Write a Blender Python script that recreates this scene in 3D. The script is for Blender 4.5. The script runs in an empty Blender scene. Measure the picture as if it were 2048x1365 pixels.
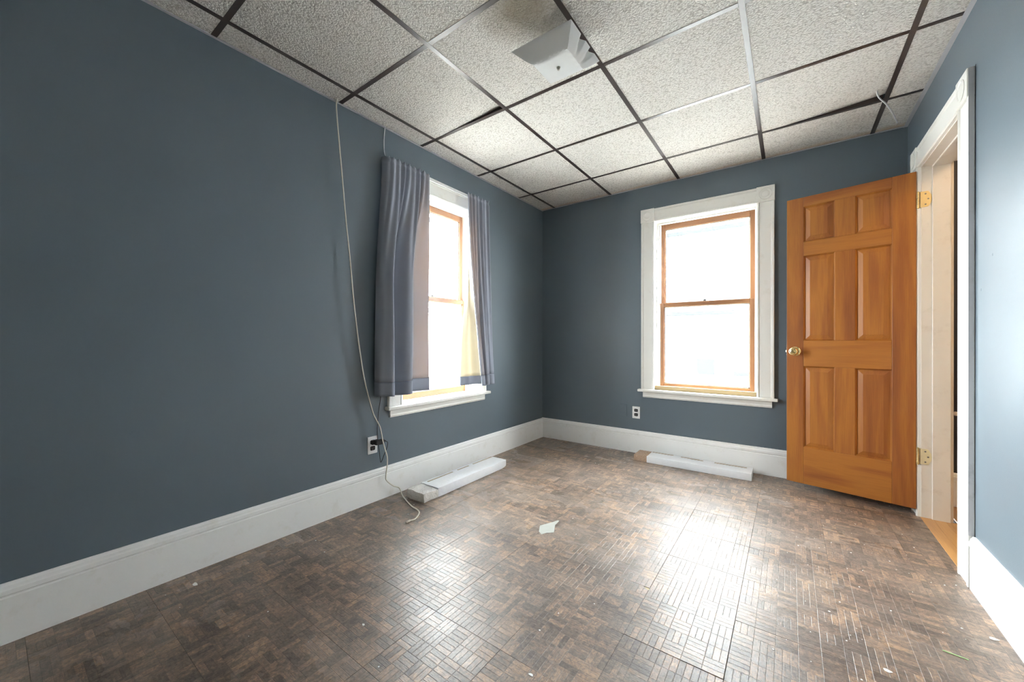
import bpy, bmesh, math, random
from mathutils import Vector, Matrix, noise

random.seed(7)
SC = bpy.context.scene
COL = SC.collection

# ------------------------------------------------------------------ camera
FPX, YAW, ROLL = 765.511, 0.6276, 0.0008
cam_d = bpy.data.cameras.new('camera')
cam = bpy.data.objects.new('camera', cam_d)
COL.objects.link(cam)
cam_d.sensor_fit = 'HORIZONTAL'
cam_d.sensor_width = 36.0
cam_d.lens = 36.0 * FPX / 2048
cam_d.shift_y = 0.78 / 2048
cam_d.clip_start = 0.02
fw = Vector((-math.sin(YAW), math.cos(YAW), 0))
rt = Vector((math.cos(YAW), math.sin(YAW), 0))
up = Vector((0, 0, 1))
rt2 = rt * math.cos(ROLL) + up * math.sin(ROLL)
up2 = up * math.cos(ROLL) - rt * math.sin(ROLL)
m = Matrix((rt2, up2, -fw)).transposed().to_4x4()
m.translation = (2.1367, -3.4986, 1.0143)
cam.matrix_world = m
SC.camera = cam

# ------------------------------------------------------------------ world, exposure
wd = bpy.data.worlds.new('overcast_sky')
SC.world = wd
wd.use_nodes = True
bg = wd.node_tree.nodes['Background']
bg.inputs['Color'].default_value = (0.93, 0.97, 1.0, 1)
bg.inputs['Strength'].default_value = 16.0
SC.view_settings.view_transform = 'Standard'
SC.view_settings.look = 'None'
SC.view_settings.gamma = 1.0
SC.view_settings.use_curve_mapping = False
SC.view_settings.exposure = 1.86
SC.cycles.max_bounces = 14
SC.cycles.diffuse_bounces = 8
SC.cycles.transparent_max_bounces = 16
SC.cycles.sample_clamp_indirect = 12.0
SC.cycles.use_denoising = True
SC.cycles.filter_width = 1.1

# hazy daylight: the brighter, open side of the sky beyond the left window
sd = bpy.data.lights.new('hazy_sun', 'SUN'); sd.energy = 8.5; sd.angle = math.radians(32); sd.color = (1.0, .985, .96)
so_ = bpy.data.objects.new('hazy_sun', sd); COL.objects.link(so_)
so_.rotation_euler = Vector((.95, .02, -.22)).to_track_quat('-Z', 'Y').to_euler()
so_.location = (-6, -1, 4)

W, H, YR = 2.752, 2.4103, -4.28      # room width, ceiling height, rear wall
WT = 0.22                            # outer wall thickness
TOP = H + 0.30                       # structural ceiling above the hung one

# window daylight portals (sampling guides for the sky light)
def portal(name, loc, rot, sx, sz):
    d = bpy.data.lights.new(name, 'AREA')
    d.shape = 'RECTANGLE'; d.size = sx; d.size_y = sz
    d.cycles.is_portal = True
    o = bpy.data.objects.new(name, d); COL.objects.link(o)
    o.location = loc; o.rotation_euler = rot
WB0, WB1 = 1.165, 1.930              # back window opening (x)
WL0, WL1 = -1.8325, -1.0675          # left window opening (y)
WZ0, WZ1 = 0.575, 2.078
portal('sky_portal', ((WB0+WB1)/2, WT+.06, (WZ0+WZ1)/2), (math.radians(-90), 0, 0), WB1-WB0, WZ1-WZ0)
portal('sky_portal', (-WT-.06, (WL0+WL1)/2, (WZ0+WZ1)/2), (math.radians(-90), 0, math.radians(90)), WL1-WL0, WZ1-WZ0)

# ------------------------------------------------------------------ helpers
def tag(o, label=None, cat=None, group=None, kind=None):
    if label: o['label'] = label
    if cat: o['category'] = cat
    if group: o['group'] = group
    if kind: o['kind'] = kind
    return o

def empty(name, loc=(0, 0, 0), rz=0.0, parent=None):
    o = bpy.data.objects.new(name, None); COL.objects.link(o)
    o.location = loc; o.rotation_euler = (0, 0, rz)
    o.empty_display_size = 0.05
    if parent: o.parent = parent
    return o

class MB:
    """collects solids, builds them as one mesh object"""
    def __init__(s): s.bm = bmesh.new()
    def box(s, a, b, bev=0.0, seg=1, mat=None):
        t = bmesh.new()
        r = bmesh.ops.create_cube(t, size=1)
        c = [(a[i]+b[i])/2 for i in range(3)]; d = [abs(b[i]-a[i]) for i in range(3)]
        for v in t.verts: v.co = Vector((c[0]+v.co.x*d[0], c[1]+v.co.y*d[1], c[2]+v.co.z*d[2]))
        if bev > 0: bmesh.ops.bevel(t, geom=t.edges[:], offset=min(bev, min(d)*.45), segments=seg, affect='EDGES', profile=.5)
        if mat: t.transform(mat)
        s._add(t); return s
    def _add(s, t):
        me = bpy.data.meshes.new('t'); t.to_mesh(me); t.free(); s.bm.from_mesh(me); bpy.data.meshes.remove(me)
    def prism(s, poly, o, u, v, w):
        """polygon (list of 2D) in plane o,u,v extruded by vector w"""
        o, u, v, w = map(Vector, (o, u, v, w))
        A = [s.bm.verts.new(o+u*p[0]+v*p[1]) for p in poly]
        B = [s.bm.verts.new(o+u*p[0]+v*p[1]+w) for p in poly]
        n = len(poly)
        fs = [s.bm.faces.new(A[::-1]), s.bm.faces.new(B)]
        for i in range(n): fs.append(s.bm.faces.new((A[i], A[(i+1) % n], B[(i+1) % n], B[i])))
        return s
    def lathe(s, prof, o, axis, seg=24):
        """profile list of (radius, height) along axis at o"""
        o = Vector(o); ax = Vector(axis).normalized()
        a = ax.orthogonal().normalized(); b = ax.cross(a)
        rings = []
        for r, h in prof:
            if r < 1e-6: rings.append([s.bm.verts.new(o+ax*h)])
            else: rings.append([s.bm.verts.new(o+ax*h+(a*math.cos(2*math.pi*k/seg)+b*math.sin(2*math.pi*k/seg))*r) for k in range(seg)])
        for p, q in zip(rings, rings[1:]):
            for k in range(seg):
                f = [p[k % len(p)], p[(k+1) % seg % len(p)], q[(k+1) % seg % len(q)], q[k % len(q)]]
                f2 = []
                for x in f:
                    if x not in f2: f2.append(x)
                if len(f2) > 2: s.bm.faces.new(f2)
        return s
    def tube(s, pts, r, seg=8, smooth=True, n=6):
        P = [Vector(p) for p in pts]
        if smooth and len(P) > 2:
            Q = []
            for i in range(len(P)-1):
                p0, p1, p2, p3 = P[max(i-1, 0)], P[i], P[i+1], P[min(i+2, len(P)-1)]
                for k in range(n):
                    t = k/n
                    Q.append(.5*((2*p1)+(p2-p0)*t+(2*p0-5*p1+4*p2-p3)*t*t+(3*p1-p0-3*p2+p3)*t**3))
            Q.append(P[-1]); P = Q
        rings = []
        nrm = None
        for i, p in enumerate(P):
            t = (P[min(i+1, len(P)-1)]-P[max(i-1, 0)]).normalized()
            if nrm is None: nrm = t.orthogonal().normalized()
            nrm = (nrm-t*nrm.dot(t)).normalized(); b = t.cross(nrm)
            rings.append([s.bm.verts.new(p+(nrm*math.cos(2*math.pi*k/seg)+b*math.sin(2*math.pi*k/seg))*r) for k in range(seg)])
        for p, q in zip(rings, rings[1:]):
            for k in range(seg): s.bm.faces.new((p[k], p[(k+1) % seg], q[(k+1) % seg], q[k]))
        s.bm.faces.new(rings[0][::-1]); s.bm.faces.new(rings[-1])
        return s
    def grid(s, fn, nu, nv):
        V = [[s.bm.verts.new(fn(i/nu, j/nv)) for j in range(nv+1)] for i in range(nu+1)]
        for i in range(nu):
            for j in range(nv): s.bm.faces.new((V[i][j], V[i+1][j], V[i+1][j+1], V[i][j+1]))
        return s
    def mesh(s, name, smooth=False, fix=True):
        if fix: bmesh.ops.recalc_face_normals(s.bm, faces=s.bm.faces)
        me = bpy.data.meshes.new(name); s.bm.to_mesh(me); s.bm.free()
        if smooth:
            for p in me.polygons: p.use_smooth = True
        return me
    def build(s, name, mat, parent=None, smooth=False, loc=None, fix=True):
        me = s.mesh(name, smooth, fix)
        me.materials.append(mat)
        return link(name, me, parent, loc)

def link(name, me, parent=None, loc=None):
    o = bpy.data.objects.new(name, me); COL.objects.link(o)
    if parent: o.parent = parent
    if loc is not None: o.location = loc
    return o

def auto_smooth(o, ang=35):
    me = o.data
    for p in me.polygons: p.use_smooth = True
    me.set_sharp_from_angle(angle=math.radians(ang))
    return o

# ------------------------------------------------------------------ materials
class NT:
    def __init__(s, name):
        s.mat = bpy.data.materials.new(name); s.mat.use_nodes = True
        s.t = s.mat.node_tree; s.b = s.t.nodes['Principled BSDF']; s.out = s.t.nodes['Material Output']
    def n(s, typ, ins=None, **kw):
        nd = s.t.nodes.new(typ)
        for k, v in kw.items(): setattr(nd, k, v)
        for k, v in (ins or {}).items(): s.set(nd.inputs[k], v)
        return nd
    def set(s, sock, v):
        if isinstance(v, bpy.types.NodeSocket): s.t.links.new(v, sock)
        else:
            if hasattr(sock.default_value, '__len__') and not hasattr(v, '__len__'): v = (v, v, v)
            if hasattr(v, '__len__') and len(v) == 3 and len(sock.default_value) == 4: v = (*v, 1)
            sock.default_value = v
    def m(s, op, a, b=None, c=None):
        nd = s.t.nodes.new('ShaderNodeMath'); nd.operation = op
        for i, x in enumerate((a, b, c)):
            if x is not None: s.set(nd.inputs[i], x)
        return nd.outputs[0]
    def mix(s, f, a, b, blend='MIX'):
        nd = s.t.nodes.new('ShaderNodeMix'); nd.data_type = 'RGBA'; nd.blend_type = blend
        s.set(nd.inputs[0], f); s.set(nd.inputs[6], a); s.set(nd.inputs[7], b)
        return nd.outputs[2]
    def ramp(s, f, stops, interp='LINEAR'):
        nd = s.t.nodes.new('ShaderNodeValToRGB'); cr = nd.color_ramp; cr.interpolation = interp
        while len(cr.elements) < len(stops): cr.elements.new(.5)
        for e, (p, c) in zip(cr.elements, stops):
            e.position = p; e.color = (*c, 1) if len(c) == 3 else c
        s.set(nd.inputs[0], f); return nd.outputs[0]
    def pos(s): return s.n('ShaderNodeNewGeometry').outputs['Position']
    def obj(s): return s.n('ShaderNodeTexCoord').outputs['Object']
    def map(s, vec, scale=(1, 1, 1), rot=(0, 0, 0), loc=(0, 0, 0)):
        return s.n('ShaderNodeMapping', {'Vector': vec, 'Scale': scale, 'Rotation': rot, 'Location': loc}).outputs[0]
    def noise(s, vec, scale, detail=3, rough=.5, dist=0.0):
        return s.n('ShaderNodeTexNoise', {'Vector': vec, 'Scale': scale, 'Detail': detail, 'Roughness': rough, 'Distortion': dist}).outputs[0]
    def bump(s, h, strength=.3, dist=.002, nrm=None):
        nd = s.n('ShaderNodeBump', {'Height': h, 'Strength': strength, 'Distance': dist})
        if nrm is not None: s.set(nd.inputs['Normal'], nrm)
        return nd.outputs[0]
    def P(s, **kw):
        names = dict(col='Base Color', rough='Roughness', metal='Metallic', spec='Specular IOR Level', nrm='Normal',
                     coat='Coat Weight', coatr='Coat Roughness', sheen='Sheen Weight', ior='IOR', em='Emission Color', ems='Emission Strength')
        for k, v in kw.items(): s.set(s.b.inputs[names[k]], v)
        return s.mat

def paint(name, col, rough=.45, var=.04, bumpd=.0006, scale=45, dirt=None):
    t = NT(name); p = t.pos()
    n1 = t.noise(p, 2.2, 3)
    c2 = tuple(x*(1-var*2) for x in col); c1 = tuple(min(1, x*(1+var)) for x in col)
    c = t.mix(n1, c2, c1)
    if dirt:
        d = t.noise(p, 14, 6, .65)
        c = t.mix(t.ramp(d, [(.56, (0, 0, 0)), (.72, (.6, .6, .6))]), c, dirt)
    fine = t.noise(p, scale*6, 2)
    return t.P(col=c, rough=rough, nrm=t.bump(fine, .35, bumpd))

M = {}
M['wall'] = paint('blue_grey_wall_paint', (.124, .160, .190), .40, .05, .0007, 60)
M['white'] = paint('white_trim_paint', (.82, .81, .77), .35, .02, .0004, 20, dirt=(.72, .69, .63))
M['white_clean'] = paint('white_window_paint', (.80, .79, .75), .3, .02, .0003, 20)
M['base'] = paint('white_baseboard_paint', (.85, .85, .84), .38, .02, .0004, 16, dirt=(.74, .72, .67))
M['jamb'] = paint('cream_jamb_paint', (.78, .73, .66), .4, .03, .0004, 18, dirt=(.64, .58, .50))
M['hallwhite'] = paint('cream_hall_paint', (.72, .66, .56), .5, .03)
M['dark_wall'] = paint('dark_navy_hall_paint', (.018, .019, .028), .5, .05)
M['grey_edge'] = paint('bare_grey_wood', (.56, .56, .58), .6, .12, .0008, 14, dirt=(.36, .37, .38))

def mat_plain(name, col, rough=.4, metal=0.0, spec=.5, coat=0.0):
    t = NT(name)
    nz = t.noise(t.pos(), 30, 3)
    c = t.mix(nz, tuple(x*.9 for x in col), tuple(min(1, x*1.08) for x in col))
    return t.P(col=c, rough=rough, metal=metal, spec=spec, coat=coat)
M['tbar'] = mat_plain('brown_painted_metal', (.050, .036, .032), .30, 0.0, .75)
M['angle'] = mat_plain('pale_grey_angle_metal', (.52, .52, .55), .35, 0.0, .6)
M['alu'] = mat_plain('pale_aluminium', (.30, .34, .38), .5, .0)
M['brass'] = mat_plain('polished_brass', (.86, .66, .32), .16, 1.0)
M['brass_dull'] = mat_plain('worn_brass_hinge', (.72, .58, .30), .33, .85)
M['brass_paint'] = mat_plain('cream_painted_hinge', (.80, .72, .47), .4, .2)
M['black'] = mat_plain('black_plastic', (.012, .012, .014), .35)
M['navyslot'] = mat_plain('dark_socket_plastic', (.012, .013, .02), .4)
M['plate'] = mat_plain('white_outlet_plastic', (.80, .80, .80), .3)
M['cable'] = mat_plain('off_white_cable', (.70, .67, .58), .4)
M['wirewhite'] = mat_plain('white_wire', (.72, .73, .76), .4)
M['steel'] = mat_plain('steel_connector', (.6, .58, .52), .3, .9)
M['lockgrey'] = mat_plain('grey_sash_lock', (.22, .21, .2), .35, .6)
M['plenum'] = mat_plain('dark_plenum_boards', (.05, .045, .04), .8)
M['scrap'] = mat_plain('pale_paper', (.40, .405, .37), .5)
M['chip'] = mat_plain('white_paint_chip', (.82, .82, .80), .5)
M['green'] = mat_plain('green_sliver', (.33, .50, .22), .5)

# pane: thin clear sheet, fixed mix of straight-through and mirror reflection
t = NT('window_glass')
tr = t.n('ShaderNodeBsdfTransparent', {'Color': (.97, .985, .98)}).outputs[0]
gl = t.n('ShaderNodeBsdfGlossy', {'Roughness': .02, 'Color': (1, 1, 1)}).outputs[0]
fc = t.n('ShaderNodeLayerWeight', {'Blend': .5}).outputs['Facing']
fr = t.m('ADD', .04, t.m('MULTIPLY', t.m('POWER', fc, 5.0), .9))
mx = t.n('ShaderNodeMixShader', {0: fr, 1: tr, 2: gl})
t.t.links.new(mx.outputs[0], t.out.inputs[0]); M['glass'] = t.mat

def wood(name, stops, axis='Z', scale=9.0, rough=.45, coat=.04, ring=3.0):
    t = NT(name)
    oi = t.n('ShaderNodeObjectInfo').outputs['Random']
    sh = t.n('ShaderNodeCombineXYZ', {0: t.m('MULTIPLY', oi, 13.0), 1: t.m('MULTIPLY', oi, 7.0), 2: t.m('MULTIPLY', oi, 3.0)}).outputs[0]
    base = t.n('ShaderNodeVectorMath', {0: t.obj(), 1: sh}, operation='ADD').outputs[0]
    sc = {'X': (.10, 1, 1), 'Y': (1, .10, 1), 'Z': (1, 1, .10)}[axis]
    v = t.map(base, sc)
    big = t.noise(v, ring*3.2, 2, .5, .6)
    fine = t.noise(t.map(base, {'X': (.03, 1, 1), 'Y': (1, .03, 1), 'Z': (1, 1, .03)}[axis]), scale*28, 4, .6)
    f = t.m('ADD', t.m('MULTIPLY', big, .8), t.m('MULTIPLY', fine, .28))
    f = t.m('ADD', f, t.m('MULTIPLY', t.m('SUBTRACT', oi, .5), .14))
    c = t.ramp(f, stops)
    M[name] = t.P(col=c, rough=rough, coat=coat, coatr=.18, nrm=t.bump(fine, .12, .0006))
    return M[name]
OR = [(.28, (.21, .062, .014)), (.44, (.32, .104, .019)), (.58, (.42, .158, .024)), (.80, (.27, .082, .016))]
wood('pine_stile_wood', OR, 'Z'); wood('pine_rail_wood', OR, 'X')
SO = [(.30, (.25, .110, .050)), (.5, (.33, .155, .070)), (.75, (.28, .13, .058))]
wood('sash_wood_upright', SO, 'Z', rough=.4, coat=.2); wood('sash_wood_across', SO, 'X', rough=.4, coat=.2); wood('sash_wood_across_y', SO, 'Y', rough=.4, coat=.2)
wood('raw_pine', [(.3, (.40, .29, .15)), (.6, (.50, .38, .21)), (.8, (.43, .31, .17))], 'X', rough=.6, coat=0)
wood('oak_floor', [(.28, (.42, .20, .06)), (.5, (.62, .34, .12)), (.75, (.52, .27, .085))], 'Y', rough=.3, coat=.3)

# acoustic ceiling tile
def ceiling_mat(name, stain=None, warm=0.0):
    t = NT(name); p = t.pos()
    wp = t.n('ShaderNodeVectorMath', {0: p, 1: t.n('ShaderNodeVectorMath', {0: t.n('ShaderNodeTexNoise', {'Vector': p, 'Scale': 70, 'Detail': 2}).outputs['Color'], 1: (.016, .016, .016)}, operation='MULTIPLY').outputs[0]}, operation='ADD').outputs[0]
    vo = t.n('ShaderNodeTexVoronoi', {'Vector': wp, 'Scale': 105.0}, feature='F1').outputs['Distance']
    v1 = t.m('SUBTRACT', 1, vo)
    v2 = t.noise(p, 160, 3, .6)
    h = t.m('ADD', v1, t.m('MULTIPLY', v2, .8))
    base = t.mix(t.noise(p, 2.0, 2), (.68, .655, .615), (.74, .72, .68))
    c = t.mix(t.ramp(h, [(.55, (1, 1, 1)), (1.0, (0, 0, 0))]), base, (.50, .48, .44))  # pits between pebbles mixed darker: relief shade put into the tile colour
    if stain:
        d = t.n('ShaderNodeVectorMath', {0: p, 1: stain}, operation='DISTANCE').outputs['Value']
        d = t.m('ADD', d, t.m('MULTIPLY', t.m('SUBTRACT', t.noise(p, 6, 4), .5), .16))
        c = t.mix(t.ramp(d, [(.06, (.75, .75, .75)), (.22, (0, 0, 0))]), c, (.26, .22, .15))
    if warm:
        d = t.m('ADD', t.n('ShaderNodeSeparateXYZ', {0: p}).outputs[1], t.m('MULTIPLY', t.noise(p, 4, 3), .12))
        c = t.mix(t.ramp(d, [(-.12+.0, (0, 0, 0)), (.06, (warm, warm, warm))]), c, (.60, .44, .28))
    return t.P(col=c, rough=.85, spec=.2, nrm=t.bump(h, .8, .005))
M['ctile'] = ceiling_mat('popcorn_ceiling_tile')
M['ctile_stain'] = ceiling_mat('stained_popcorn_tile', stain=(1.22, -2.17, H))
M['ctile_warm'] = ceiling_mat('warm_edged_popcorn_tile', warm=.75)  # tile colour turns tan towards the back wall

# vinyl parquet
t = NT('brown_vinyl_parquet'); p = t.pos()
sx = t.n('ShaderNodeSeparateXYZ', {0: p})
X, Y = t.m('SUBTRACT', sx.outputs[0], 1.672), t.m('ADD', sx.outputs[1], 1.893)
c = .3048/5
u, v = t.m('DIVIDE', X, c), t.m('DIVIDE', Y, c)
iu, iv = t.m('FLOOR', u), t.m('FLOOR', v)
fu, fv = t.m('SUBTRACT', u, iu), t.m('SUBTRACT', v, iv)
chk = t.m('MODULO', t.m('ADD', t.m('ADD', iu, iv), 1000), 2)
rnd = t.n('ShaderNodeTexWhiteNoise', {'Vector': t.n('ShaderNodeCombineXYZ', {0: iu, 1: iv, 2: 3.3}).outputs[0]}, noise_dimensions='3D').outputs['Value']
flip = t.m('LESS_THAN', rnd, .22)
orient = t.m('ABSOLUTE', t.m('SUBTRACT', chk, flip))
across = t.m('ADD', t.m('MULTIPLY', fu, t.m('SUBTRACT', 1, orient)), t.m('MULTIPLY', fv, orient))
along = t.m('ADD', t.m('MULTIPLY', fv, t.m('SUBTRACT', 1, orient)), t.m('MULTIPLY', fu, orient))
fing = t.m('FLOOR', t.m('MULTIPLY', across, 3))
ff = t.m('FRACT', t.m('MULTIPLY', across, 3))
rf = t.n('ShaderNodeTexWhiteNoise', {'Vector': t.n('ShaderNodeCombineXYZ', {0: iu, 1: iv, 2: fing}).outputs[0]}, noise_dimensions='3D').outputs['Value']
gr1 = t.m('MULTIPLY', t.m('MULTIPLY', t.m('MINIMUM', ff, t.m('SUBTRACT', 1, ff)), 1.0), c/3)
gr2 = t.m('MULTIPLY', t.m('MINIMUM', along, t.m('SUBTRACT', 1, along)), c)
gap = t.m('MINIMUM', gr1, gr2)
groove = t.n('ShaderNodeMapRange', {'Value': gap, 'From Min': .0002, 'From Max': .0013}).outputs[0]
# grain runs along each finger
gx = t.map(p, (60, 9, 1)); gy = t.map(p, (9, 60, 1))
n_x = t.noise(gx, 4, 4, .6); n_y = t.noise(gy, 4, 4, .6)
grain = t.m('ADD', t.m('MULTIPLY', n_x, t.m('SUBTRACT', 1, orient)), t.m('MULTIPLY', n_y, orient))
blotch = t.noise(p, 5, 4, .6)
streak = t.noise(t.map(p, (1, 1, 1), (0, 0, .3)), 70, 5, .74, .7)
pick = t.m('ADD', t.m('ADD', t.m('MULTIPLY', rf, .30), t.m('MULTIPLY', grain, .45)), t.m('ADD', t.m('MULTIPLY', t.m('SUBTRACT', blotch, .5), .50), t.m('MULTIPLY', t.m('SUBTRACT', streak, .5), 1.0)))
colr = t.ramp(pick, [(.15, (.056, .037, .027)), (.36, (.140, .096, .070)), (.49, (.230, .148, .100)), (.62, (.39, .240, .140)), (.78, (.52, .33, .19))])
scuff = t.noise(t.map(p, (1, 1.6, 1), (0, 0, .5)), 3.1, 4, .6)
dust = t.noise(t.map(p, (1, 2.0, 1), (0, 0, .35), (4, 2, 0)), 1.9, 3, .55)
fine = t.noise(t.map(p, (1, 2.4, 1), (0, 0, .5)), 60, 4, .7)
dm = t.m('MULTIPLY', t.ramp(dust, [(.30, (.12, .12, .12)), (.72, (1, 1, 1))]), t.ramp(fine, [(.30, (.08, .08, .08)), (.75, (.62, .62, .62))]))
colr = t.mix(dm, colr, (.42, .355, .305))
colr = t.mix(t.m('MULTIPLY', t.m('SUBTRACT', 1, groove), .30), colr, (.06, .045, .036))
oi = t.n('ShaderNodeObjectInfo').outputs['Random']
crough = t.m('ADD', t.m('ADD', .17, t.m('MULTIPLY', oi, .12)), t.m('MULTIPLY', t.m('SUBTRACT', scuff, .45), .30))
hgt = t.m('ADD', t.m('MULTIPLY', groove, .6), t.m('MULTIPLY', grain, .8))
wav = t.noise(p, 7, 2)
nb = t.bump(hgt, .55, .0014)
nb = t.bump(wav, .22, .004, nb)
M['vinyl'] = t.P(col=colr, rough=.50, spec=.5, nrm=nb, coat=.45, coatr=crough)
t.set(t.b.inputs['Coat Normal'], nb)

# curtain cloth: grey face, light glows through it tan
def cloth(name, col, trans, amt, rough=.9):
    t = NT(name)
    w = t.noise(t.pos(), 900, 1)
    cc = t.mix(w, tuple(x*.85 for x in col), col)
    d = t.n('ShaderNodeBsdfDiffuse', {'Color': cc}).outputs[0]
    r = t.n('ShaderNodeBsdfTranslucent', {'Color': trans}).outputs[0]
    mx = t.n('ShaderNodeMixShader', {0: amt, 1: d, 2: r})
    t.t.links.new(mx.outputs[0], t.out.inputs[0]); M[name] = t.mat
cloth('grey_curtain_cloth', (.34, .37, .44), (.55, .44, .36), .065)
cloth('thin_curtain_cloth', (.34, .36, .42), (.58, .44, .32), .15)
cloth('cream_lining_cloth', (.74, .71, .62), (.72, .64, .46), .16)
cloth('grey_hem_cloth', (.33, .36, .43), (.20, .21, .25), .08)

# frosted white glass shade
t = NT('white_frosted_glass')
M['shade'] = t.P(col=t.mix(t.noise(t.pos(), 8, 2), (.74, .76, .76), (.80, .81, .81)), rough=.22, spec=.5, coat=.3)

# wrap: thin white foam and clear film over a box
t = NT('white_film_wrap'); p = t.pos()
n = t.noise(t.map(p, (3, 3, 3), (.3, .2, .6)), 9, 5, .65, .8)
M['wrap'] = t.P(col=t.mix(n, (.74, .75, .79), (.84, .85, .88)), rough=.28, coat=.4, nrm=t.bump(n, .5, .004))
t = NT('crumpled_clear_wrap_over_card'); p = t.pos()
n = t.noise(p, 26, 5, .6, 1.0)
M['wrapcard'] = t.P(col=t.mix(n, (.56, .53, .48), (.82, .81, .79)), rough=.25, coat=.5, nrm=t.bump(n, 1.0, .010))
t = NT('speckled_brown_card'); p = t.pos()
n = t.noise(t.map(p, (70, 20, 120)), 3, 4)
M['card'] = t.P(col=t.mix(t.ramp(n, [(.35, (0, 0, 0)), (.7, (1, 1, 1))]), (.30, .19, .13), (.56, .41, .30)), rough=.7)
M['tape'] = mat_plain('brown_tape_strip', (.46, .38, .29), .4)
t = NT('white_clapboard_paint'); M['siding'] = t.P(col=t.mix(t.noise(t.pos(), 3, 3), (.78, .79, .80), (.84, .85, .86)), rough=.6)
M['nwin'] = mat_plain('dull_blue_far_glass', (.034, .036, .041), .6, 0, .05)
M['ground'] = mat_plain('pale_gravel', (.36, .35, .33), .9)

UX, UY, UZ = Vector((1, 0, 0)), Vector((0, 1, 0)), Vector((0, 0, 1))

# ------------------------------------------------------------------ room shell
def struct(o): o['kind'] = 'structure'; return o

def wall_with_hole(name, mat, axis, at, thick, a0, a1, z0, z1, h=None):
    """axis 'x': wall spans x at y=at..at+thick; axis 'y': spans y at x=at..at+thick"""
    mb = MB()
    rects = [(a0, a1, z0, z1)] if h is None else [(a0, h[0], z0, z1), (h[1], a1, z0, z1), (h[0], h[1], z0, h[2]), (h[0], h[1], h[3], z1)]
    for r in rects:
        if r[1]-r[0] < 1e-4 or r[3]-r[2] < 1e-4: continue
        if axis == 'x': mb.box((r[0], at, r[2]), (r[1], at+thick, r[3]))
        else: mb.box((at, r[0], r[2]), (at+thick, r[1], r[3]))
    return struct(mb.build(name, mat))

wall_with_hole('wall_left', M['wall'], 'y', 0, -WT, YR, WT, -.05, TOP, (WL0-.012, WL1+.012, WZ0, WZ1+.012))
wall_with_hole('wall_back', M['wall'], 'x', 0, WT, 0, W+.126, -.05, TOP, (WB0-.012, WB1+.012, WZ0, WZ1+.012))
DY0, DY1, DZ = -.978, -.322, 2.022            # doorway in the right wall
RT = .126
wall_with_hole('wall_right', M['wall'], 'y', W, RT, YR, 0, -.05, TOP, (DY0-.012, DY1+.012, -.05, DZ+.012))
wall_with_hole('wall_rear', M['hallwhite'], 'x', YR, -.15, -WT, W+RT, -.05, TOP)

for nm_, pos_, ax_ in (('wall_left', (0, -3.153, .647), (1, 0, 0)), ('wall_left', (0, -2.862, 2.161), (1, 0, 0)), ('wall_right', (W, -1.279, 1.341), (-1, 0, 0)), ('wall_right', (W, -1.173, 1.221), (-1, 0, 0))):
    MB().lathe([(.006, 0), (.005, .0006), (.0028, .0008), (.002, .0002), (0, .0002)], pos_, ax_, 10).build('nail_mark', M['wall'], bpy.data.objects[nm_])
# floor: slab + vinyl tiles
floor = struct(MB().box((0, YR, -.05), (W, 0, -.0034)).build('floor', M['plenum']))
TS = .3048
x0i = math.floor((0-1.672)/TS); y0i = math.floor((YR+1.893)/TS)
tile_cache = {}
for i in range(x0i, 6):
    for j in range(y0i, 8):
        xa, xb = max(0, 1.672+i*TS), min(W-.002, 1.672+(i+1)*TS)
        ya, yb = max(YR, -1.893+j*TS), min(0, -1.893+(j+1)*TS)
        if xb-xa < .004 or yb-ya < .004: continue
        dx, dy = xb-xa-.0003, yb-ya-.0003
        chip = (i == -1 and j == -1)
        key = (round(dx, 4), round(dy, 4), chip)
        if key not in tile_cache:
            mb = MB()
            if chip:   # the tile with the broken corner
                mb.prism([(-dx/2, -dy/2), (dx/2, -dy/2), (dx/2, dy/2-.016), (dx/2-.012, dy/2-.010), (dx/2-.026, dy/2), (-dx/2, dy/2)], (0, 0, -.003), UX, UY, (0, 0, .003))
            else: mb.box((-dx/2, -dy/2, -.003), (dx/2, dy/2, 0), .0004)
            me = mb.mesh('vinyl_tile'); me.materials.append(M['vinyl']); tile_cache[key] = me
        o = link('vinyl_tile', tile_cache[key], floor, ((xa+xb)/2, (ya+yb)/2, random.uniform(-.0002, .0002)))
        o.rotation_euler = (random.gauss(0, .0004), random.gauss(0, .0004), random.gauss(0, .0004))
        if (i, j) == (0, -1): o.location.z += .0012; o.rotation_euler.y = -.003
MB().box((1.640, -1.925, -.0034), (1.672, -1.893, -.0018)).build('bare_wood_chip', M['raw_pine'], floor)

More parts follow.
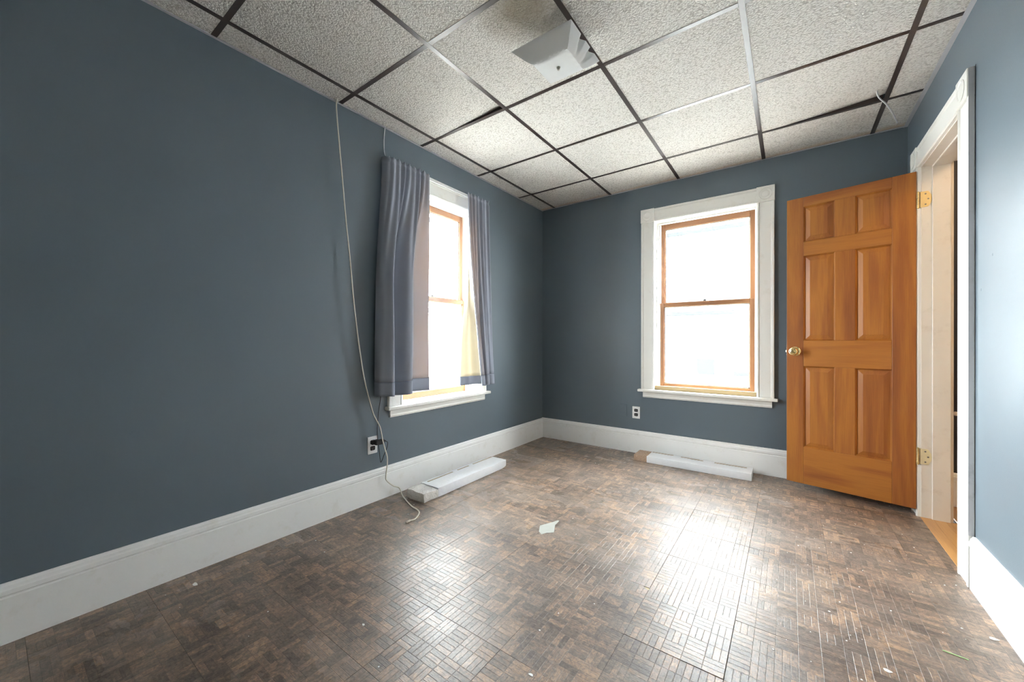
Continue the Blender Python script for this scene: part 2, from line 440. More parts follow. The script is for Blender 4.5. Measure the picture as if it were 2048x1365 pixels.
# hung ceiling
GX = [.1462+k*.6096 for k in range(5)]
GY = [-.4445-k*.6096 for k in range(7)]
ceiling = struct(MB().box((-WT, YR-.1, TOP), (W+RT, WT, TOP+.05)).build('ceiling', M['plenum']))
xs = [0]+GX+[W]; ys = [0]+[y for y in GY if y > YR]+[YR]
ct_cache = {}
for i in range(len(xs)-1):
    for j in range(len(ys)-1):
        dx, dy = xs[i+1]-xs[i]-.006, ys[j]-ys[j+1]-.006
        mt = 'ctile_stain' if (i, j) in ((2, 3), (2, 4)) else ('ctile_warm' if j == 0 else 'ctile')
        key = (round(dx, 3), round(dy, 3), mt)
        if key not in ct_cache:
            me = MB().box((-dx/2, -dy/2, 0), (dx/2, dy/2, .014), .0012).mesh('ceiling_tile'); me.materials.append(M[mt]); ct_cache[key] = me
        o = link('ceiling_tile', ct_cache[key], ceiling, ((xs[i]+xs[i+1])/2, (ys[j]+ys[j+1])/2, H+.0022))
        if (i, j) in ((1, 3), (4, 1)):      # a corner pushed up off the grid
            n_ = 12
            def bent(u_, v_, top, dx=dx, dy=dy, lift=(.026 if i == 1 else .034)):
                x, y = (u_-.5)*dx, (v_-.5)*dy
                k = max(0, (x/dx+y/dy)-.12)/.88
                return Vector((x, y, (.014 if top else 0)+lift*k**1.3))
            mb = MB().grid(lambda u_, v_: bent(u_, v_, False), n_, n_).grid(lambda u_, v_: bent(u_, v_, True), n_, n_)
            bmesh.ops.bridge_loops(mb.bm, edges=[e for e in mb.bm.edges if e.is_boundary])
            me = mb.mesh('ceiling_tile'); me.materials.append(M[mt]); o.data = me
# T-bars: runners along y, cross tees between them
def tee(L, along):
    mb = MB()
    if along == 'y':
        mb.box((-.012, -L/2, 0), (.012, L/2, .0016), .0004); mb.box((-.0015, -L/2, .0016), (.0015, L/2, .034))
    else:
        mb.box((-L/2, -.012, .0003), (L/2, .012, .0019), .0004); mb.box((-L/2, -.0015, .0019), (L/2, .0015, .034))
    return mb
for x in GX: tee(-YR, 'y').build('runner', M['tbar'], ceiling, loc=(x, YR/2, H))
tcache = {}
for y in ys[1:-1]:
    for i in range(len(xs)-1):
        a = xs[i]+(.012 if i else 0); b = xs[i+1]-(.012 if i < len(xs)-2 else 0)
        k = round(b-a, 3)
        if k not in tcache:
            me = tee(b-a, 'x').mesh('cross_tee'); me.materials.append(M['tbar']); tcache[k] = me
        link('cross_tee', tcache[k], ceiling, ((a+b)/2, y, H))
def angle(a, b, nrm, wd=.014):
    mb = MB(); a, b, n = Vector(a), Vector(b), Vector(nrm)
    mb.prism([(0, 0), (wd, 0), (wd, .0015), (.0015, .0015), (.0015, .016), (0, .016)], a, n, UZ, b-a)
    return mb.build('wall_angle', M['angle'], ceiling)
angle((0, YR, H-.008), (0, 0, H-.008), (1, 0, 0)); angle((0, 0, H-.006), (W, 0, H-.006), (0, -1, 0), .010); angle((W, YR, H-.008), (W, 0, H-.008), (-1, 0, 0), .020)

# baseboards
BP = [(0, 0), (.017, 0), (.017, .152), (.0135, .156), (.0135, .160), (.020, .164), (.020, .178), (.016, .184), (.015, .191), (.010, .196), (.008, .2), (0, .2)]
def baseboard(name, a, b, nrm, h=1.0):
    a, b = Vector(a), Vector(b)
    o = MB().prism([(p[0], p[1]*h) for p in BP], a, Vector(nrm), UZ, b-a).build(name, M['base'])
    return struct(o)
baseboard('baseboard_left', (0, YR, 0), (0, 0, 0), (1, 0, 0))
baseboard('baseboard_back', (.0, 0, 0), (W, 0, 0), (0, -1, 0), 1.02)
baseboard('baseboard_right', (W, YR, 0), (W, -1.124, 0), (-1, 0, 0), 1.08)
baseboard('baseboard_right_far', (W, -.198, 0), (W, -.02, 0), (-1, 0, 0), 1.02)
baseboard('baseboard_rear', (0, YR, 0), (W, YR, 0), (0, 1, 0))

# ------------------------------------------------------------------ windows
# built in local axes: a along the wall, d out of the room (positive outwards), z up
CASE = [(0, 0), (0, .014), (.006, .019), (.014, .019), (.018, .014), (.092, .014), (.097, .019), (.110, .021), (.115, .017), (.115, 0)]
def make_window(name, origin, ua, ud, ac, wood_across, lock=True, strip=False):
    """origin = point on the wall at a=0; ua direction along; ud outward; ac = centre along ua"""
    root = empty(name); struct(root)
    o, ua, ud = Vector(origin), Vector(ua), Vector(ud)
    Lw = lambda a, d, z: o+ua*(ac+a)+ud*d+UZ*z
    def bx(mb, a0, a1, d0, d1, z0, z1, bev=0.0):
        A, B = Lw(a0, d0, z0), Lw(a1, d1, z1)
        mb.box(A, B, bev); return mb
    hw = .3825; ow = hw+.115
    zs, zh = .587, WZ1
    # jamb boards
    for s in (-1, 1):
        mb = MB(); bx(mb, s*hw, s*(hw+.012), -.004, WT-.01, zs-.01, zh)
        for d0, d1 in ((.062, .074), (.100, .1035), (.140, .1435)): bx(mb, s*(hw-.008), s*hw, d0, d1, zs, zh)
        bx(mb, s*(hw-.015), s*hw, .074, .1005, zs, zh, .002)
        mb.build('side_jamb', M['white_clean'], root)
    mb = MB(); bx(mb, -hw-.012, hw+.012, -.004, WT-.01, zh, zh+.012); bx(mb, -hw, hw, .07, .10, zh-.012, zh, .002); mb.build('head_jamb', M['white_clean'], root)
    mb = MB(); bx(mb, -hw-.012, hw+.012, .10, WT+.03, zs-.03, zs-.006); mb.build('outer_sill', M['white_clean'], root)
    # side casings, head casing, blocks
    for s in (-1, 1):
        MB().prism(CASE, Lw(s*hw, 0, zs), ua*s, -ud, UZ*(zh-zs)).build('side_casing', M['white'], root)
        mb = MB(); bx(mb, s*(hw-.001), s*(ow+.002), 0, -.024, zh, 2.196, .002)
        bk = mb.build('corner_block', M['white'], root)
        cc = Lw(s*(hw+.0575), -.0238, (zh+2.196)/2)
        auto_smooth(MB().lathe([(.043, 0), (.043, .003), (.040, .004), (.036, .002), (.032, .002), (.028, .0012), (.026, .0012), (.024, .003), (.012, .0045), (0, .005)], cc, -ud, 28).build('rosette', M['white'], bk))
    MB().prism([(p[0]*1.0, p[1]) for p in CASE], Lw(-hw, 0, zh), UZ, -ud, ua*(2*hw)).build('head_casing', M['white'], root)
    # stool and apron
    mb = MB(); bx(mb, -.520, .520, -.052, 0, zs-.022, zs, .004); bx(mb, -hw, hw, 0, .10, zs-.022, zs-.0005); mb.build('stool', M['white'], root)
    MB().prism([(0, 0), (.012, 0), (.016, .012), (.013, .018), (.013, .044), (.024, .052), (0, .052)], Lw(-.482, 0, zs-.074), -ud, UZ, ua*.964).build('apron', M['white'], root)
    # sashes
    def sash(nm, d0, z0, z1, rb, rtp):
        sw = .364; th = .034
        r = empty(nm, parent=root)
        for s in (-1, 1):
            mb = MB(); bx(mb, s*(sw-.034), s*sw, d0, d0+th, z0, z1, .002); mb.build('stile', M['sash_wood_upright'], r)
        mb = MB(); bx(mb, -sw+.034, sw-.034, d0, d0+th, z0, z0+rb, .002); mb.build('rail', M[wood_across], r)
        mb = MB(); bx(mb, -sw+.034, sw-.034, d0, d0+th, z1-rtp, z1, .002); mb.build('rail', M[wood_across], r)
        # white glazing liner
        mb = MB()
        for s in (-1, 1): bx(mb, s*(sw-.034), s*(sw-.042), d0+.012, d0+th, z0+rb, z1-rtp)
        bx(mb, -sw+.034, sw-.034, d0+.012, d0+th, z1-rtp, z1-rtp-.008); bx(mb, -sw+.034, sw-.034, d0+.012, d0+th, z0+rb, z0+rb+.008)
        mb.build('glazing_bead', M['white_clean'], r)
        mb = MB(); bx(mb, -sw+.04, sw-.04, d0+.018, d0+.021, z0+rb+.004, z1-rtp-.004); mb.build('pane', M['glass'], r)
        return r
    lo = sash('lower_sash', .105, .592, 1.361, .044, .036)
    sash('upper_sash', .141, 1.325, 2.078, .036, .046)
    # sash lock on the meeting rail
    lk = MB(); bx(lk, -.035, .035, .110, .134, 1.361, 1.366, .002); lk.lathe([(.012, 0), (.013, .008), (.008, .014), (0, .015)], Lw(0, .122, 1.366), UZ, 14)
    bx(lk, -.002, .040, .116, .126, 1.374, 1.380, .002)
    lk.build('sash_lock', M['lockgrey'], lo)
    # storm window outside
    st = empty('storm_frame', parent=root)
    mb = MB()
    for s in (-1, 1): bx(mb, s*.330, s*.380, .198, .214, zs, zh, .001)
    bx(mb, -.33, .33, .198, .214, 2.052, zh, .001); bx(mb, -.33, .33, .198, .214, zs, zs+.03, .001)
    mb.build('outer_frame', M['white_clean'], st)
    mb = MB(); bx(mb, -.33, .33, .196, .208, 1.972, 2.010, .001); mb.build('top_bar', M['alu'], st)
    mb = MB(); bx(mb, -.33, .33, .196, .208, 1.246, 1.280, .001); mb.build('middle_bar', M['alu'], st)
    return root, Lw

win1, L1 = make_window('window_1', (0, 0, 0), (0, 1, 0), (-1, 0, 0), -1.450, 'sash_wood_across_y')
win2, L2 = make_window('window_2', (0, 0, 0), (1, 0, 0), (0, 1, 0), 1.5475, 'sash_wood_across')

# pine strip laid along the back window's stool
ps = MB().box((1.167, .004, .587), (1.928, .030, .622), .0015)
ps.build('pine_strip', M['raw_pine'])
tag(bpy.data.objects['pine_strip'], 'bare pale pine strip lying on the sill along the foot of the sash', 'wood strip')

# ------------------------------------------------------------------ doorway, casing, door
tr = empty('trim_1'); struct(tr)
def bxo(name, mat, a, b, parent, bev=0.0): return MB().box(a, b, bev).build(name, mat, parent)
XI = W-.020     # casing face
CB = [(0, 0), (0, .013), (.006, .019), (.016, .019), (.020, .014), (.100, .014), (.105, .018), (.122, .020), (.130, .018), (.130, 0)]
MB().prism(CB, (W, -.984, 0), (0, -1, 0), (-1, 0, 0), UZ*(DZ+.004)).build('side_casing', M['white_clean'], tr)
MB().prism([(p[0]*.115/.13, p[1]) for p in CB], (W, -.316, 0), (0, 1, 0), (-1, 0, 0), UZ*(DZ+.004)).build('side_casing', M['white_clean'], tr)
MB().prism([(p[0]*.115/.13, p[1]) for p in CB], (W, -.984, DZ+.006), UZ, (-1, 0, 0), UY*(.668)).build('head_casing', M['white_clean'], tr)
for ya, yb in ((-1.116, -.983), (-.317, -.199)):
    bk = bxo('corner_block', M['white_clean'], (W-.024, ya, DZ+.005), (W, yb, DZ+.124), tr, .002)
    auto_smooth(MB().lathe([(.044, 0), (.044, .003), (.040, .004), (.036, .001), (.030, .001), (.026, .003), (.012, .0045), (0, .005)], (W-.0238, (ya+yb)/2, DZ+.0645), (-1, 0, 0), 28).build('rosette', M['white_clean'], bk))
# bare grey outer edge of the near casing and a dark uneven strip drawn as the shade in its wall gap
mb = MB()
pl_ = []
for k in range(41):
    z = k/40*2.14; pl_.append((W-.0165+.002*noise.noise(Vector((0, 0, z*9))), z))
poly = pl_+[(W-.001, 2.14), (W-.001, .21)] if False else None
mb.box((W-.0195, -1.1175, .215), (W-.003, -1.1142, DZ+.124))
mb.build('bare_edge', M['grey_edge'], tr)
mb = MB()
rows = []
for k in range(60):
    z = .2+k/59*1.95
    rows.append((z, -1.1142-.004-.0035*abs(noise.noise(Vector((1.7, 3.1, z*7))))-.002*random.random()))
poly = [(-1.114, rows[0][0])]+[(y, z) for z, y in rows]+[(-1.114, rows[-1][0])]
mb.prism(poly, (W-.0006, 0, 0), UY, UZ, (.0004, 0, 0))
mb.build('gap_shade_strip', M['dark_wall'], tr)

jm = empty('trim_2'); struct(jm)
for nm, a, b in (('side_jamb', (W, DY1, 0), (W+RT, DY1+.012, DZ)), ('side_jamb', (W, DY0-.012, 0), (W+RT, DY0, DZ)), ('head_jamb', (W, DY0-.012, DZ), (W+RT, DY1+.012, DZ+.012))):
    bxo(nm, M['jamb'], a, b, jm)
for a, b in (((W+.042, DY1-.011, 0), (W+RT-.012, DY1, DZ-.011)), ((W+.042, DY0, 0), (W+RT-.012, DY0+.011, DZ-.011)), ((W+.042, DY0, DZ-.011), (W+RT-.012, DY1, DZ))):
    bxo('door_stop', M['jamb'], a, b, jm, .002)
# hall-side casing
for a, b in (((W+RT, DY0-.10, 0), (W+RT+.018, DY0, DZ+.1)), ((W+RT, DY0, DZ), (W+RT+.018, DY1, DZ+.1))):
    bxo('hall_casing', M['jamb'], a, b, jm, .002)
# oak threshold: boards
th = struct(MB().box((W, DY0, -.05), (W+RT+.02, DY1, -.012)).build('floor_threshold', M['plenum']))
for k in range(3):
    a = W-.004+k*.05
    MB().box((a, DY0+.0, -.012), (a+.0495, DY1-.0, .002), .001).build('oak_board', M['oak_floor'], th)

# door, hinged at the far jamb, swung back towards the rear wall
DW, DH, DTK = .627, 1.965, .035
hinge = Vector((2.732, -.318))
dd = Vector((2.1206, -.182))-hinge
ang = math.atan2(dd.y, dd.x)
door = empty('door_1', (hinge.x, hinge.y, .040), ang); struct(door)
# local: x from hinge to free edge, y = thickness (room/camera side is +y because of the turn), z up
FS = 1.0 if Vector((-math.sin(ang), math.cos(ang))).dot(Vector((2.1367, -3.4986))-hinge) > 0 else -1.0
def dbox(name, mat, x0_, x1_, z0, z1, t0=0.0, t1=None, bev=.0022, parent=door):
    t1 = DTK if t1 is None else t1
    return MB().box((x0_, -FS*t0, z0), (x1_, -FS*t1, z1), bev, 2).build(name, mat, parent)
zz = lambda z: z-.040
xs_ = [0, .100, .266, .367, .532, DW]        # hinge stile | panel | mullion | panel | lock stile
dbox('stile', M['pine_stile_wood'], 0, xs_[1], 0, DH)
dbox('stile', M['pine_stile_wood'], xs_[4], DW, 0, DH)
rails = [(0, zz(.292)), (zz(.846), zz(1.022)), (zz(1.602), zz(1.698)), (zz(1.938), DH)]
for a, b in rails: dbox('rail', M['pine_rail_wood'], xs_[1], xs_[4], a, b)
for (a, b), (c_, d_) in zip(rails, rails[1:]):
    dbox('mullion', M['pine_stile_wood'], xs_[2], xs_[3], b, c_)
    for xa, xb in ((xs_[1], xs_[2]), (xs_[3], xs_[4])):
        mb = MB()
        for side in (0, 1):
            d0 = DTK/2
            sgn = -FS if side == 0 else -FS
            def lev(ins, dep):
                t_ = dep if side == 0 else DTK-dep
                return [Vector((xa+ins, -FS*t_, b+ins)), Vector((xb-ins, -FS*t_, b+ins)), Vector((xb-ins, -FS*t_, c_-ins)), Vector((xa+ins, -FS*t_, c_-ins))]
            rings = [lev(0, .001), lev(.004, .006), lev(.008, .0125), lev(.034, .0045), lev(.036, .0035)]
            V = [[mb.bm.verts.new(p_) for p_ in r_] for r_ in rings]
            for r0, r1 in zip(V, V[1:]):
                for k in range(4): mb.bm.faces.new((r0[k], r0[(k+1) % 4], r1[(k+1) % 4], r1[k]))
            mb.bm.faces.new(V[-1])
        mb.build('panel', M['pine_stile_wood'], door)
# knob
kx, kz = .577, zz(.947)
kn = MB().lathe([(.031, 0), (.032, .003), (.029, .006), (.022, .009), (.012, .011), (.0105, .024), (.013, .030), (.022, .036), (.0265, .044), (.027, .051), (.024, .058), (.016, .063), (.006, .0645), (0, .0647)], (kx, 0, kz), (0, FS, 0), 32)
auto_smooth(kn.build('knob', M['brass'], door), 50)
kn = MB().lathe([(.031, 0), (.032, .003), (.022, .009), (.012, .011), (.0105, .024), (.022, .036), (.027, .048), (.016, .060), (0, .0625)], (kx, -FS*DTK, kz), (0, -FS, 0), 28)
auto_smooth(kn.build('knob', M['brass'], door), 50)
MB().box((DW, -FS*.006, kz-.028), (DW+.0015, -FS*.029, kz+.028)).build('latch_plate', M['brass_dull'], door)
MB().box((DW+.0015, -FS*.012, kz-.008), (DW+.010, -FS*.024, kz+.008), .003).build('latch', M['plate'], door)
# hinges: knuckle on the door corner and a leaf on the jamb
def make_hinge(zc, matn):
    h = empty('hinge', parent=door); h.location = (0, 0, zc)
    mb = MB()
    for k in range(5):
        za = -.044+k*.0177
        mb.lathe([(0, za), (.0058, za), (.0062, za+.002), (.0062, za+.0147), (.0058, za+.0165), (0, za+.0165)], (-.007, FS*.003, 0), (0, 0, 1), 14)
    mb.lathe([(0, -.050), (.005, -.048), (.005, -.044), (0, -.044)], (-.007, FS*.003, 0), (0, 0, 1), 12)
    mb.lathe([(0, .0445), (.005, .0445), (.005, .048), (0, .051)], (-.007, FS*.003, 0), (0, 0, 1), 12)
    auto_smooth(mb.build('knuckle', M['brass_dull'], h))
    return h
hinges = [make_hinge(zz(.352), 'brass_paint'), make_hinge(zz(1.835), 'brass_dull')]
for h, zc, matn in ((hinges[0], .352, 'brass_paint'), (hinges[1], 1.835, 'brass_dull')):
    # leaf lies on the jamb face (plane y = DY1), facing the camera; world -> door local
    inv = door.matrix_basis.inverted() if False else (Matrix.Translation((hinge.x, hinge.y, .040)) @ Matrix.Rotation(ang, 4, 'Z') @ Matrix.Translation((0, 0, zz(zc)))).inverted()
    poly = [(-.006, -.045), (.022, -.045), (.026, -.042), (.036, -.020), (.038, 0), (.036, .020), (.026, .042), (.022, .045), (-.006, .045)]
    mb = MB().prism([(p_[0]*1.05, p_[1]) for p_ in poly], (W+.0015, DY1-.0022, zc), UX, UZ, (0, .0022, 0))
    mb.bm.transform(inv)
    lf = mb.build('leaf', M[matn], h)
    mb = MB()
    for q in ((.016, .030), (.027, 0), (.016, -.030)):
        mb.lathe([(0, .0006), (.0042, .0006), (.0042, 0)], (W+q[0], DY1-.0022, zc+q[1]), (0, -1, 0), 12)
    mb.bm.transform(inv)
    mb.build('screw', M['lockgrey'], h)

# ------------------------------------------------------------------ hall beyond the doorway
HX0, HX1, HY0, HY1 = W+RT, 3.95, -2.4, .012
hf = struct(MB().box((HX0+.02, HY0, -.05), (HX1, HY1, -.012)).build('floor_hall', M['plenum']))
nb_ = int((HX1-HX0-.02)/.057)
mesh_b = MB().box((0, HY0, -.012), (.0565, HY1, .001), .0008).mesh('oak_board'); mesh_b.materials.append(M['oak_floor'])
for k in range(nb_): link('oak_board', mesh_b, hf, (HX0+.022+k*.057, 0, 0))
struct(MB().box((HX0, HY1, -.05), (HX1, HY1+.1, TOP)).build('wall_hall_end', M['dark_wall']))
struct(MB().box((HX1, HY0, -.05), (HX1+.1, HY1+.1, TOP)).build('wall_hall_far', M['hallwhite']))
struct(MB().box((HX0, HY0-.1, -.05), (HX1, HY0, TOP)).build('wall_hall_near', M['hallwhite']))
struct(MB().box((HX0, HY0, 2.45), (HX1, HY1, 2.5)).build('ceiling_hall', M['hallwhite']))
baseboard('baseboard_hall', (HX0, HY1, 0), (HX1, HY1, 0), (0, -1, 0), 1.03)
auto_smooth(tag(MB().lathe([(0, 0), (.006, 0), (.006, .02), (.012, .024), (.014, .032), (.010, .039), (0, .041)], (2.956, HY1, .575), (0, -1, 0), 16).build('wall_peg', M['jamb']), 'small pale round peg on the dark hall wall', 'peg'))
# hall lamp (the warm light on the jamb comes from it)
hl = empty('hall_lamp', (3.36, -1.35, 2.45)); tag(hl, 'round glowing glass globe lamp on the hall ceiling', 'lamp')
MB().lathe([(0, 0), (.08, 0), (.08, -.012), (.05, -.025), (.05, -.03), (0, -.03)], (0, 0, 0), (0, 0, 1), 24).build('canopy', M['plate'], hl)
t = NT('warm_lit_globe'); M['globe'] = t.P(col=(.9, .85, .75), em=(1.0, .72, .46), ems=17.0)
auto_smooth(MB().lathe([(0, -.20)]+[(.09*math.sin(math.pi*(1-k/12)), -.115-.085*math.cos(math.pi*k/12)*-1*-1) for k in range(11, 1, -1)]+[(.045, -.03)], (0, 0, 0), (0, 0, 1), 24).build('globe', M['globe'], hl), 60)

# ------------------------------------------------------------------ ceiling lamp: square draped glass
lamp = empty('ceiling_lamp', (1.25, -1.922, H)); tag(lamp, 'square white bent glass ceiling lamp shade held by a small centre screw', 'lamp')
mb = MB()
X0, X1, Y0, Y1, ZB, ZRM = -.070, .102, -.088, .067, -.120, -.056      # flat bottom
R0, R1, RY0, RY1 = -.156, .150, -.146, .146                          # flared rim
ez = lambda k: ZB+(ZRM-ZB)*(k**1.2)
mb.grid(lambda u_, v_: Vector((X0+(X1-X0)*u_, Y0+(Y1-Y0)*v_, ZB)), 8, 8)
def near_flap(u_, k):
    xa, xb = X0+(R0-X0)*k, X1+(R1-X1)*k
    return Vector((xa+(xb-xa)*u_, Y0+(RY0-Y0)*k, ez(k)))
mb.grid(near_flap, 24, 8)
def side_flap(u_, k):
    ya, yb = Y0+(RY0-Y0)*k, Y1+(RY1-Y1)*k
    fold = max(0, 1-abs(u_-.40)/.085)+max(0, 1-abs(u_-.72)/.085)
    return Vector((X1+(R1-X1)*k-.026*fold*k*k, ya+(yb-ya)*u_, ez(k)+.006*fold*k))
mb.grid(side_flap, 60, 10)
mb.grid(lambda u_, k: Vector((X0-.006*k, Y0+(Y1-Y0)*u_, ZB+(ZRM-ZB)*k)), 8, 4)
mb.grid(lambda u_, k: Vector((X0+(X1-X0)*u_, Y1+.006*k, ZB+(ZRM-ZB)*k)), 8, 4)
bmesh.ops.remove_doubles(mb.bm, verts=mb.bm.verts, dist=.0004)
sh = mb.build('glass_shade', M['shade'], lamp, smooth=True)
so = sh.modifiers.new('thick', 'SOLIDIFY'); so.thickness = .004; so.offset = 0; bv = sh.modifiers.new('soft', 'BEVEL'); bv.width = .003; bv.segments = 2; bv.limit_method = 'ANGLE'; bv.angle_limit = .5
auto_smooth(MB().lathe([(0, 0), (.062, 0), (.064, -.006), (.060, -.018), (.030, -.024), (0, -.024)], (0, 0, -.001), (0, 0, 1), 32).build('canopy', M['lockgrey'], lamp))
MB().lathe([(0, -.024), (.004, -.024), (.004, -.126), (0, -.126)], (.016, -.0105, 0), (0, 0, 1), 10).build('rod', M['steel'], lamp)
auto_smooth(MB().lathe([(0, -.136), (.0055, -.134), (.007, -.129), (.009, -.124), (.009, -.122), (0, -.122)], (.016, -.0105, 0), (0, 0, 1), 16).build('finial', M['steel'], lamp))

# ------------------------------------------------------------------ curtains
def spline(pts, t_):
    n_ = len(pts)-1; f = min(max(t_, 0), 1)*n_; i = min(int(f), n_-1); s_ = f-i
    p0, p1, p2, p3 = pts[max(i-1, 0)], pts[i], pts[i+1], pts[min(i+2, n_)]
    return [.5*(2*b+(c_-a)*s_+(2*a-5*b+4*c_-d)*s_*s_+(3*b-a-3*c_+d)*s_**3) for a, b, c_, d in zip(p0, p1, p2, p3)]
ZT, ZR = 2.192, 2.172
def make_curtain(name, label, y_top, bottom, zb, gathers, ret_side, seed, thin=(1.0, 1.0), slow=False):
    root = empty(name, (0.07, (y_top[0]+y_top[1])/2, zb)); tag(root, label, 'curtain', 'curtains on the rod')
    inv = Matrix.Translation(root.location).inverted()
    def P_(u_, v_):               # u across, v 0 top .. 1 bottom
        zbot = zb+.004*math.sin(u_*9+seed)
        z = ZT+(zbot-ZT)*v_+(.005*math.sin(u_*math.pi*4*gathers+seed)+.003*math.sin(u_*31))*max(0, 1-v_/.02)
        yb_, xb_ = spline(bottom, u_)
        yt = y_top[0]+(y_top[1]-y_top[0])*u_
        g = math.sin(u_*math.pi*2*gathers+seed)*(.8+.35*math.sin(u_*17+seed*2))
        xt = .071+.013*g
        # header pinched at the rod
        pin = math.exp(-((z-ZR)/.012)**2)
        xt = .080+.011*g*(1-.55*pin)
        if v_ < .02: xt = .079+.011*g*(1-.55*pin)
        # return to the wall at the outer end
        ru = (u_ if ret_side == 0 else 1-u_)
        if ru < .07: xt -= .066*(1-ru/.07)**1.5
        w_ = max(0, min(1, (v_-.015)/.55)); w_ = w_*w_*(3-2*w_)
        if slow: w_ = v_**1.45
        x = xt*(1-w_)+xb_*w_+.003*g*(1-v_)*w_*2
        y = yt*(1-w_)+yb_*w_+.004*math.sin(z*5+u_*11+seed)*w_
        return Vector((x, y, z))
    for nm_, mt_, u0, u1, nn in (('cloth', 'grey_curtain_cloth', 0, thin[0], 140), ('thin_panel', 'thin_curtain_cloth', thin[0], thin[1], 40), ('cloth', 'grey_curtain_cloth', thin[1], 1, 60)):
        if u1-u0 < .01: continue
        body = MB().grid(lambda a, b: inv @ P_(u0+(u1-u0)*a, .945*b**1.7), nn, 70).build(nm_, M[mt_], root, smooth=True)
        s_ = body.modifiers.new('thick', 'SOLIDIFY'); s_.thickness = .0016; s_.offset = 0
    hem = MB().grid(lambda a, b: inv @ P_(a, .943+b*.057), 150, 6).build('hem', M['grey_hem_cloth'], root, smooth=True)
    s_ = hem.modifiers.new('thick', 'SOLIDIFY'); s_.thickness = .0034; s_.offset = 0
    return root, P_, inv
c1, P1, i1 = make_curtain('curtain', 'gathered grey curtain with a flat sheer-looking inner edge, hanging beside the loose cable', (-2.005, -1.652),
    [(-2.052, .020), (-2.054, .070), (-2.035, .100), (-2.005, .130), (-1.985, .120), (-1.982, .060), (-1.966, .028), (-1.932, .070), (-1.888, .118), (-1.848, .130), (-1.826, .092), (-1.832, .044), (-1.738, .044), (-1.634, .052)], .668, 8.5, 0, .6, (.80, 1.0))
c2, P2, i2 = make_curtain('curtain', 'twisted grey curtain showing its cream lining, hanging on the window side towards the room corner', (-1.262, -.985),
    [(-1.100, .098), (-1.070, .100), (-1.052, .085), (-1.046, .045), (-1.034, .050), (-1.022, .094), (-.992, .088), (-.972, .060), (-.945, .074), (-.902, .064), (-.876, .020)], .648, 6.5, 1, 2.1, (.05, .40), True)
# turned-back lining of the second curtain
fe = [(1.95, -1.250, .060), (1.751, -1.225+.0, .045), (1.45, -1.238, .035), (1.307, -1.248, .030), (.987, -1.288, .030), (.735, -1.303, .030), (.668, -1.305, .030)]
def flap(u_, z):
    for (za, ya, xa), (zb_, yb_, xb_) in zip(fe, fe[1:]):
        if za >= z >= zb_-1e-6:
            k = (za-z)/(za-zb_); y0_, x0_ = ya+(yb_-ya)*k, xa+(xb_-xa)*k; break
    v_ = (ZT-z)/(ZT-.648)
    r = P2(0, v_)
    y = y0_+(r.y-y0_)*u_; x = x0_+(r.x-.004-x0_)*u_
    wv = (1-v_)*0+v_
    x += .020*math.sin(u_*math.pi*2.1)*wv*(1-u_)+.006*math.sin(u_*14+z*2)*wv*(1-u_)
    return i2 @ Vector((x, y, z))
o = MB().grid(lambda a, b: flap(a, 1.93-(1.93-.735)*b), 24, 40).build('lining', M['cream_lining_cloth'], c2, smooth=True); tag(o, 'cream lining turned outwards')
s_ = o.modifiers.new('thick', 'SOLIDIFY'); s_.thickness = .0012
o = MB().grid(lambda a, b: flap(a, .737-(.737-.668)*b), 24, 6).build('lining_hem', M['grey_hem_cloth'], c2, smooth=True)
s_ = o.modifiers.new('thick', 'SOLIDIFY'); s_.thickness = .0024
# flat white rod with its ends bent to the wall
rod = MB()
rod.box((.056, -1.985, ZR-.012), (.064, -1.005, ZR+.012), .003)
for y in (-1.985, -1.005): rod.box((0, y-.004, ZR-.012), (.060, y+.004, ZR+.012), .003)
tag(rod.build('curtain_rod', M['plate']), 'flat white curtain rod over the window with curtains', 'curtain rod')

# ------------------------------------------------------------------ outlets, adapter, cables
def outlet(name, label, c, ua, un, lower_only=False):
    """c centre on the wall, ua along, un into the room"""
    r = empty(name, c); tag(r, label, 'outlet', 'wall outlets')
    ua, un = Vector(ua), Vector(un)
    def bx(a0, a1, n0, n1, z0, z1, bev=0): return MB().box(ua*a0+un*n0+UZ*z0, ua*a1+un*n1+UZ*z1, bev)
    bx(-.035, .035, 0, .005, -.055, .055, .0025).build('plate', M['plate'], r)
    for s in (-1, 1):
        poly = []
        for k in range(24):
            a_ = 2*math.pi*k/24
            poly.append((max(-.0165, min(.0165, .0205*math.cos(a_))), max(-.0135, min(.0135, .0165*math.sin(a_)))))
        q = []
        for p_ in poly:
            if not q or (abs(p_[0]-q[-1][0])+abs(p_[1]-q[-1][1])) > 1e-5: q.append(p_)
        sk = MB().prism(q, un*.0045+UZ*(s*.0195), ua, UZ, un*.0022).build('socket', M['navyslot'], r)
        mb = MB()
        for a_ in (-.0055, .0055): mb.box(ua*(a_-.0011)+un*.0066+UZ*(s*.0195+.000), ua*(a_+.0011)+un*.0072+UZ*(s*.0195+.008))
        mb.lathe([(0, .0006), (.0028, .0006), (.0028, 0)], un*.0066+UZ*(s*.0195-.006), un, 10)
        mb.build('slot', M['lockgrey'], sk)
    MB().lathe([(0, .0015), (.003, .001), (.0035, 0)], un*.005, un, 12).build('screw', M['plate'], r)
    return r
outlet('wall_outlet', 'white outlet plate with a black adapter plugged in, below the curtained window', (0, -2.058, .358), (0, 1, 0), (1, 0, 0))
outlet('wall_outlet', 'white outlet plate with two dark empty sockets below the bare window', (1.002, 0, .366), (1, 0, 0), (0, -1, 0))
bp = empty('blank_plate', (.884, 0, .376)); tag(bp, 'blank wall plate painted over in the wall blue-grey beside the outlet', 'wall plate')
MB().box((-.0325, -.005, -.055), (.0325, 0, .055), .0025).build('plate', M['wall'], bp)
